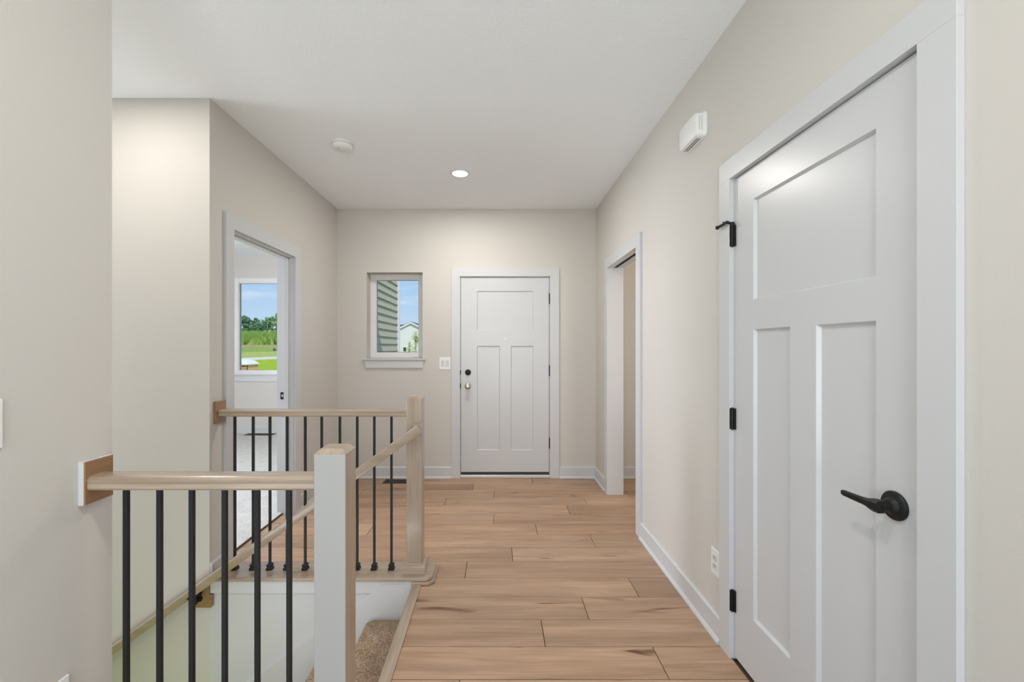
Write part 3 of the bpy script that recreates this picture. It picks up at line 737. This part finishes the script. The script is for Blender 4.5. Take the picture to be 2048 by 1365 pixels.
sd = empty('smoke_detector', (-1.066, 2.975, ZC), 'round white smoke detector on the ceiling', 'smoke detector')
p = (-1.066, 2.975, ZC)
bm = BM(); lathe(bm, p, (0, 0, -1), [(0, 0), (.072, 0), (.073, .004), (.0725, .012), (.071, .0135)], 40); obj('mounting_base', bm, 'plastic_white', sd, True)
bm = BM(); lathe(bm, p, (0, 0, -1), [(.068, .0125), (.070, .015), (.069, .023), (.062, .036), (.050, .043), (.030, .047), (.0, .048)], 40); obj('detector_cover', bm, 'plastic_white', sd, True)
bm = BM(); lathe(bm, (p[0]-.018, p[1]-.030, ZC-.043), (0, -.25, -1), [(.011, 0), (.0105, .004), (.0, .005)], 18); tag(obj('test_button', bm, 'rocker_grey', sd, True), 'small round test button')

def downlight(x, y, label, power, r=.066, col=(1, .955, .90)):
    t = empty('recessed_light', (x, y, ZC), label, 'ceiling light')
    bm = BM(); lathe(bm, (x, y, ZC), (0, 0, -1), [(r-.004, -.001), (r-.003, .004), (r+.004, .006), (r+.016, .003), (r+.018, -.001)], 40); obj('trim_ring', bm, 'plastic_white', t, True)
    bm = BM(); lathe(bm, (x, y, ZC), (0, 0, -1), [(r-.003, .001), (r*.8, .0035), (0, .0045)], 40); obj('lamp_lens', bm, 'lamp_glow', t, True)
    l = light('recessed_lamp', 'AREA', (x, y, ZC-.012), (0, 0, 0), power, col, shape='DISK', size=r*1.8)
    l.parent = t; l.location = (0, 0, -.012)
downlight(-.294, 3.486, 'round glowing recessed ceiling light in front of the front door', 19)
downlight(-1.95, 1.86, 'recessed ceiling light over the stairs behind the near wall', 9)
downlight(-.1, .45, 'recessed ceiling light above the viewer', 14)
downlight(-.1, -1.9, 'recessed ceiling light in the living room', 14)
def dim_lamp(x, y, p, col): light('side_room_lamp', 'AREA', (x, y, ZC-.02), (0, 0, 0), p, col, shape='DISK', size=.2)
dim_lamp(1.8, 3.4, 3.2, (1, .74, .46))

# floor registers
def register(name, label, x0, x1, y0, y1, z):
    v = empty(name, ((x0+x1)/2, (y0+y1)/2, z), label, 'floor vent')
    bm = BM(); f = .014
    box(bm, x0, x1, y0, y0+f, z, z+.004, .001); box(bm, x0, x1, y1-f, y1, z, z+.004, .001); box(bm, x0, x0+f, y0+f, y1-f, z, z+.004, .001); box(bm, x1-f, x1, y0+f, y1-f, z, z+.004, .001)
    obj('vent_frame', bm, 'bronze', v)
    bm = BM(); box(bm, x0+f, x1-f, y0+f, y1-f, z, z+.0008); obj('vent_throat', bm, 'dark_gap', v)
    n = int((x1-x0-2*f)/.021); first = None
    for i in range(n):
        xx = x0+f+.006+i*.021
        if first is None:
            bm = BM(); box(bm, -.0045, .0045, y0+f, y1-f, z+.0005, z+.0038, .0005)
            first = obj('vent_slat', bm, 'bronze', v, origin=(0, 0, 0)); b = first
        else:
            b = first.copy(); C.objects.link(b); b.parent = v
        b.location = Vector((xx, 0, 0))-v.location
register('floor_register', 'dark bronze floor register by the front wall under the small window', -1.115, -.80, 4.20, 4.325, 0)
register('floor_register', 'dark floor register in the bedroom carpet below its window', -3.78, -3.36, 6.42, 6.56, .013)

# ------------------------------------------------------------------ outdoors: siding wing of this house
XW = -1.535
wg = empty('wall_exterior', (XW-.02, 5.6, -.6), 'sage grey lap siding wall outside the small window', None, None, 'structure')
bm = BM(); box(bm, -1.735, XW-.024, YB+TB, 6.79, -.6, 3.2); obj('sheathing', bm, 'siding_sage', wg)
bm = BM()
prism(bm, [(XW-.024, -.03), (XW+.0, -.03), (XW-.002, -.024), (XW-.022, .0776), (XW-.024, .0776)], 1, YB+TB, 6.70)
first = None
for k in range(-18, 18):
    z = 1.381+.1016*k+.03
    if first is None: first = obj('siding_board', bm, 'siding_sage', wg, origin=(0, 0, 0)); b = first
    else:
        b = first.copy(); C.objects.link(b); b.parent = wg
    b.location = Vector((0, 0, z))-wg.location
bm = BM(); box(bm, XW-.05, XW+.014, 6.70, 6.80, -.6, 3.2, .003); box(bm, XW-.14, XW+.0, 6.79, 6.812, -.6, 3.2, .003); obj('corner_board', bm, 'corner_trim', wg)
bm = BM(); box(bm, -1.735, XW+.01, YB+TB, 6.80, 3.2, 3.25); box(bm, -5.5, XW+.35, YB+TB, 7.2, 3.25, 3.42); obj('soffit', bm, 'corner_trim', wg)
bm = BM(); box(bm, XW-.024, 2.6, YB+TB, YB+TB+1.4, -.35, -.20); tag(obj('porch_slab', bm, 'gravel_path'), 'concrete porch slab outside the front door', None, None, 'structure')

# ------------------------------------------------------------------ outdoors: terrain
HP = [(0, -.75), (36, -.6), (52, -.15), (58, .09), (70, .64), (80, 1.1), (95, 1.83), (150, 5.4), (230, 8.6), (420, 15)]
def sstep(t): t = max(0, min(1, t)); return t*t*(3-2*t)
def zt(X, Y):
    h = HP[-1][1]
    for (a, b), (c, d) in zip(HP, HP[1:]):
        if Y <= c: h = b+(d-b)*(Y-a)/(c-a) if Y > a else b; break
    return -1.6+(h+1.6)*sstep((-X-.25*Y)/8+.2)
def strip(name, mat, Ya, Yb, sa, sb, label, rows=4):
    bm = BM(); n = 44; rs = [-1.5+1.75*i/n for i in range(n+1)]; G = []
    def pt(Yk, sk, r): Y = Yk*(1+.54*sk)/max(.45, 1-sk*r); return Vector((r*Y, Y, 0))
    for k in range(rows+1):
        f = k/rows; row = []
        for r in rs:
            q = pt(Ya, sa, r).lerp(pt(Yb, sb, r), f); q.z = zt(q.x, q.y); row.append(bm.verts.new(q))
        G.append(row)
    for a, b in zip(G, G[1:]):
        for i in range(n): bm.faces.new((a[i], a[i+1], b[i+1], b[i]))
    ret = bmesh.ops.extrude_face_region(bm, geom=bm.faces[:])
    for v in ret['geom']:
        if isinstance(v, bmesh.types.BMVert): v.co.z -= .4
    return tag(obj(name, bm, mat), label, None, None, 'structure')
strip('lawn', 'lawn_grass', 8.2, 51.5, 0, 1.2, 'bright green lawn nearest the bedroom window', 8)
strip('path', 'gravel_path', 51.5, 56.3, 1.2, 1.1, 'pale gravel path crossing the lawn', 2)
strip('lawn_far', 'dry_lawn', 56.3, 69, 1.1, .35, 'yellowish mown lawn beyond the gravel path', 3)
strip('meadow', 'meadow_grass', 69, 81, .35, .1, 'rough green grass bank beyond the lawn', 3)
strip('soil_strip', 'bare_soil', 81, 94, .1, 0, 'bare brown soil strip below the crop', 2)
strip('field', 'crop_soil', 94, 150, 0, 0, 'green crop field on the slope', 8)
strip('meadow_far', 'far_meadow', 150, 420, 0, 0, 'pale green upper field below the trees', 8)
bm = BM(); box(bm, -60, 60, -60, 8.0, -1.1, -.8); tag(obj('yard', bm, 'lawn_grass'), 'grass yard around the house', None, None, 'structure')
# crop: thousands of upright leaves
bm = BM()
for i in range(5200):
    Y = 95+55*R.random()**1.2; r = -.75+.42*R.random(); X = r*Y; z = zt(X, Y); h = R.uniform(1.1, 2.2); w = R.uniform(.25, .6); a = R.uniform(0, PI)
    dx, dy = math.cos(a)*w, math.sin(a)*w; lx, ly = R.uniform(-.4, .4), R.uniform(-.3, .3)
    v = [bm.verts.new((X-dx, Y-dy, z)), bm.verts.new((X+dx, Y+dy, z)), bm.verts.new((X+lx, Y+ly, z+h))]; bm.faces.new(v)
tag(obj('crop', bm, 'crop_leaf'), 'tall green crop leaves covering the hillside field', None, None, 'stuff')
bm = BM()
for i in range(2600):
    Y = 152+40*R.random(); r = -.66+.16*R.random()*R.random()*1.6; X = r*Y; z = zt(X, Y); h = R.uniform(.7, 1.6); w = R.uniform(.3, .8); a = R.uniform(0, PI)
    dx, dy = math.cos(a)*w, math.sin(a)*w
    v = [bm.verts.new((X-dx, Y-dy, z)), bm.verts.new((X+dx, Y+dy, z)), bm.verts.new((X+R.uniform(-.3, .3), Y, z+h))]; bm.faces.new(v)
tag(obj('tall_grass', bm, 'far_meadow'), 'tall pale grass below the tree line', None, None, 'stuff')
# tree line
def crown(bm, c, rx, rz, n, leaf, rr):
    for i in range(n):
        while True:
            p = Vector((rr.uniform(-1, 1), rr.uniform(-1, 1), rr.uniform(-1, 1)))
            if .25 < p.length < 1: break
        q = c+Vector((p.x*rx, p.y*rx, p.z*rz)); s = leaf*rr.uniform(.6, 1.3)
        m = Matrix.Translation(q) @ Matrix.Rotation(rr.uniform(0, 6.3), 4, Vector((rr.uniform(-1, 1), rr.uniform(-1, 1), rr.uniform(-1, 1))).normalized()) @ Matrix.Diagonal((s, s*rr.uniform(.5, 1), s*.45, 1))
        bmesh.ops.create_icosphere(bm, subdivisions=1, radius=1, matrix=m)
def tree(X, Y, h, w, mat, label, group):
    z = zt(X, Y); t = empty('tree', (X, Y, z), label, 'tree', group)
    bm = BM(); cyl(bm, (X, Y, z-.3), (0, 0, 1), .22, h*.5, 8, .12); obj('trunk', bm, 'bark', t)
    bm = BM(); crown(bm, Vector((X, Y, z+h*.52)), w, h*.50, 70, w*.26, R); obj('crown', bm, mat, t)
specs = [(-.655, 8.6, 4.0, 0), (-.635, 8.4, 4.0, 0), (-.616, 8.8, 4.0, 0), (-.598, 9.2, 4.2, 0), (-.580, 8.3, 4.0, 0), (-.562, 7.8, 3.8, 0), (-.547, 6.4, 3.4, 0), (-.531, 8.2, 3.8, 1),
         (-.513, 10.0, 4.2, 1), (-.495, 10.8, 4.4, 1), (-.476, 10.4, 4.2, 0)]
names = ['first', 'second', 'third', 'fourth', 'fifth', 'sixth', 'seventh', 'eighth', 'ninth', 'tenth', 'eleventh']
for i, (r, h, w, k) in enumerate(specs):
    Y = (218, 230, 242)[i % 3]
    tree(r*Y, Y, h*Y/226, w, ('tree_leaf_dark', 'tree_leaf_mid')[k], ('dark green', 'lighter green')[k]+' hilltop tree, '+names[i]+' from the left end of the row', 'hilltop trees')

# shelter with tan walls and a pale roof beside the path
sx0, sx1, sy0, sy1 = -20.9, -19.35, 33.4, 34.9
sh = empty('utility_shelter', (-20.1, 34, -1.1), 'tan walled shelter with a pale hipped roof beside the gravel path', 'shelter')
bm = BM(); box(bm, sx0, sx1, sy0, sy1, -1.2, -.02); obj('wall', bm, 'sheathing', sh)
bm = BM(); box(bm, sx0+.25, sx1-.12, sy0-.02, sy0+.02, -.22, -.12); obj('rust_band', bm, 'rust_band', sh)
bm = BM(); box(bm, sx0+.25, sx1-.12, sy0-.015, sy0+.02, -.36, -.33); box(bm, sx0+.19, sx0+.24, sy0-.03, sy0+.02, -1.2, -.03); box(bm, sx1-.06, sx1+.02, sy0-.03, sy0+.03, -1.2, -.03); obj('corner_post', bm, 'rust_band', sh)
bm = BM()
def RR(e, z): return [bm.verts.new(q) for q in ((sx0-e, sy0-e, z), (sx1+e, sy0-e, z), (sx1+e, sy1+e, z), (sx0-e, sy1+e, z))]
rs = [RR(.09, -.06), RR(.09, .0), RR(-.2, .26), RR(-.55, .37)]
for a, b in zip(rs, rs[1:]):
    for k in range(4): bm.faces.new((a[k], a[(k+1) % 4], b[(k+1) % 4], b[k]))
bm.faces.new(rs[0][::-1]); bm.faces.new(rs[-1]); obj('roof', bm, 'pale_roof', sh)
bm = BM(); cyl(bm, (-20.45, sy0-.02, .02), (0, 0, 1), .085, .22, 12); obj('vent_pipe', bm, 'pipe_grey', sh)
# small dark marker post in the far lawn
bm = BM(); zq = zt(-.5165*71, 71); box(bm, -36.85, -36.5, 70.9, 71.1, zq-.1, zq+.42, .03); cyl(bm, (-36.2, 71, zq-.1), (0, 0, 1), .14, .3, 8, .08)
tag(obj('marker_post', bm, 'far_window'), 'small dark marker post at the edge of the far lawn', 'post')

# neighbour's white gabled house
NY = 100.0
nh = empty('neighbour_house', (-19.8, NY, -1.6), 'white gabled house with grey roof seen through the small window', 'house')
ax, az = -19.85, 7.10; sl = .50; hw = 4.9
bm = BM(); prism(bm, [(ax-hw, -2), (ax+hw, -2), (ax+hw, az-hw*sl-.1), (ax, az-.1), (ax-hw, az-hw*sl-.1)], 1, NY, NY+8); box(bm, ax-11, ax+9, NY+4, NY+12, -2, 4.4)
obj('wall', bm, 'siding_white', nh)
bm = BM()
for sgn in (-1, 1):
    prism(bm, [(ax, az+.20), (ax+sgn*(hw+.4), az+.20-(hw+.4)*sl), (ax+sgn*(hw+.4), az+.02-(hw+.4)*sl), (ax, az+.02)], 1, NY-.25, NY+9)
prism(bm, [(NY+3.4, 4.3), (NY+8, 7.0), (NY+12.6, 4.3)], 0, ax-11.5, ax+9.5)
obj('roof', bm, 'roof_shingle', nh)
bm = BM()
for sgn in (-1, 1):
    prism(bm, [(ax, az+.10), (ax+sgn*(hw+.4), az+.10-(hw+.4)*sl), (ax+sgn*(hw+.4), az-.28-(hw+.4)*sl), (ax, az-.28)], 1, NY-.35, NY-.24)
obj('gable_trim', bm, 'siding_white', nh)
for (a, b, c, d) in ((-21.6, -20.95, .35, 1.25), (-18.95, -18.25, 2.55, 3.75)):
    bm = BM(); box(bm, a-.12, b+.12, NY-.08, NY+.05, c-.12, d+.12); f = obj('window', bm, 'siding_white', nh)
    bm = BM(); box(bm, a, b, NY-.11, NY-.05, c, d); obj('pane', bm, 'far_window', f)
# young tree in front of it
yt = empty('young_tree', (-5.9, 31, -1.4), 'slender young tree with yellow green leaves in front of the white house', 'tree')
ty = 31.0; stems = ((-5.80, 2.45, .42), (-6.28, 1.66, .40))
bm = BM()
for sx, top, w in stems:
    cyl(bm, (sx, ty, -1.7), (0, 0, 1), .04, top+1.5, 8, .012)
    for k in range(12):
        z = .1+(top-.4)*k/12; a = R.uniform(0, 6.3); l = (w*1.5-.04*k)*R.uniform(.6, 1.1); cyl(bm, (sx, ty, z), (math.cos(a), math.sin(a), 1.1), .013, max(.15, l), 5, .006)
obj('trunk', bm, 'bark', yt)
bm = BM()
for sx, top, w in stems:
    for c in range(26):
        t = R.random()**.8; z = .1+(top-.1)*t; rad = w*(1-t*.75); a = R.uniform(0, 6.3); rr = rad*math.sqrt(R.random())
        cp = Vector((sx+rr*math.cos(a), ty+rr*math.sin(a), z))
        for i in range(16):
            p = cp+Vector((R.gauss(0, .07), R.gauss(0, .07), R.gauss(0, .07))); s_ = R.uniform(.03, .065)
            d1v = Vector((R.uniform(-1, 1), R.uniform(-1, 1), R.uniform(-1, 1))).normalized(); d2v = d1v.orthogonal().normalized()
            vs = [bm.verts.new(p+d1v*s_), bm.verts.new(p+d2v*s_*.5), bm.verts.new(p-d1v*s_), bm.verts.new(p-d2v*s_*.5)]; bm.faces.new(vs)
tag(obj('foliage', bm, 'young_leaf', yt), None, None, None, 'stuff')
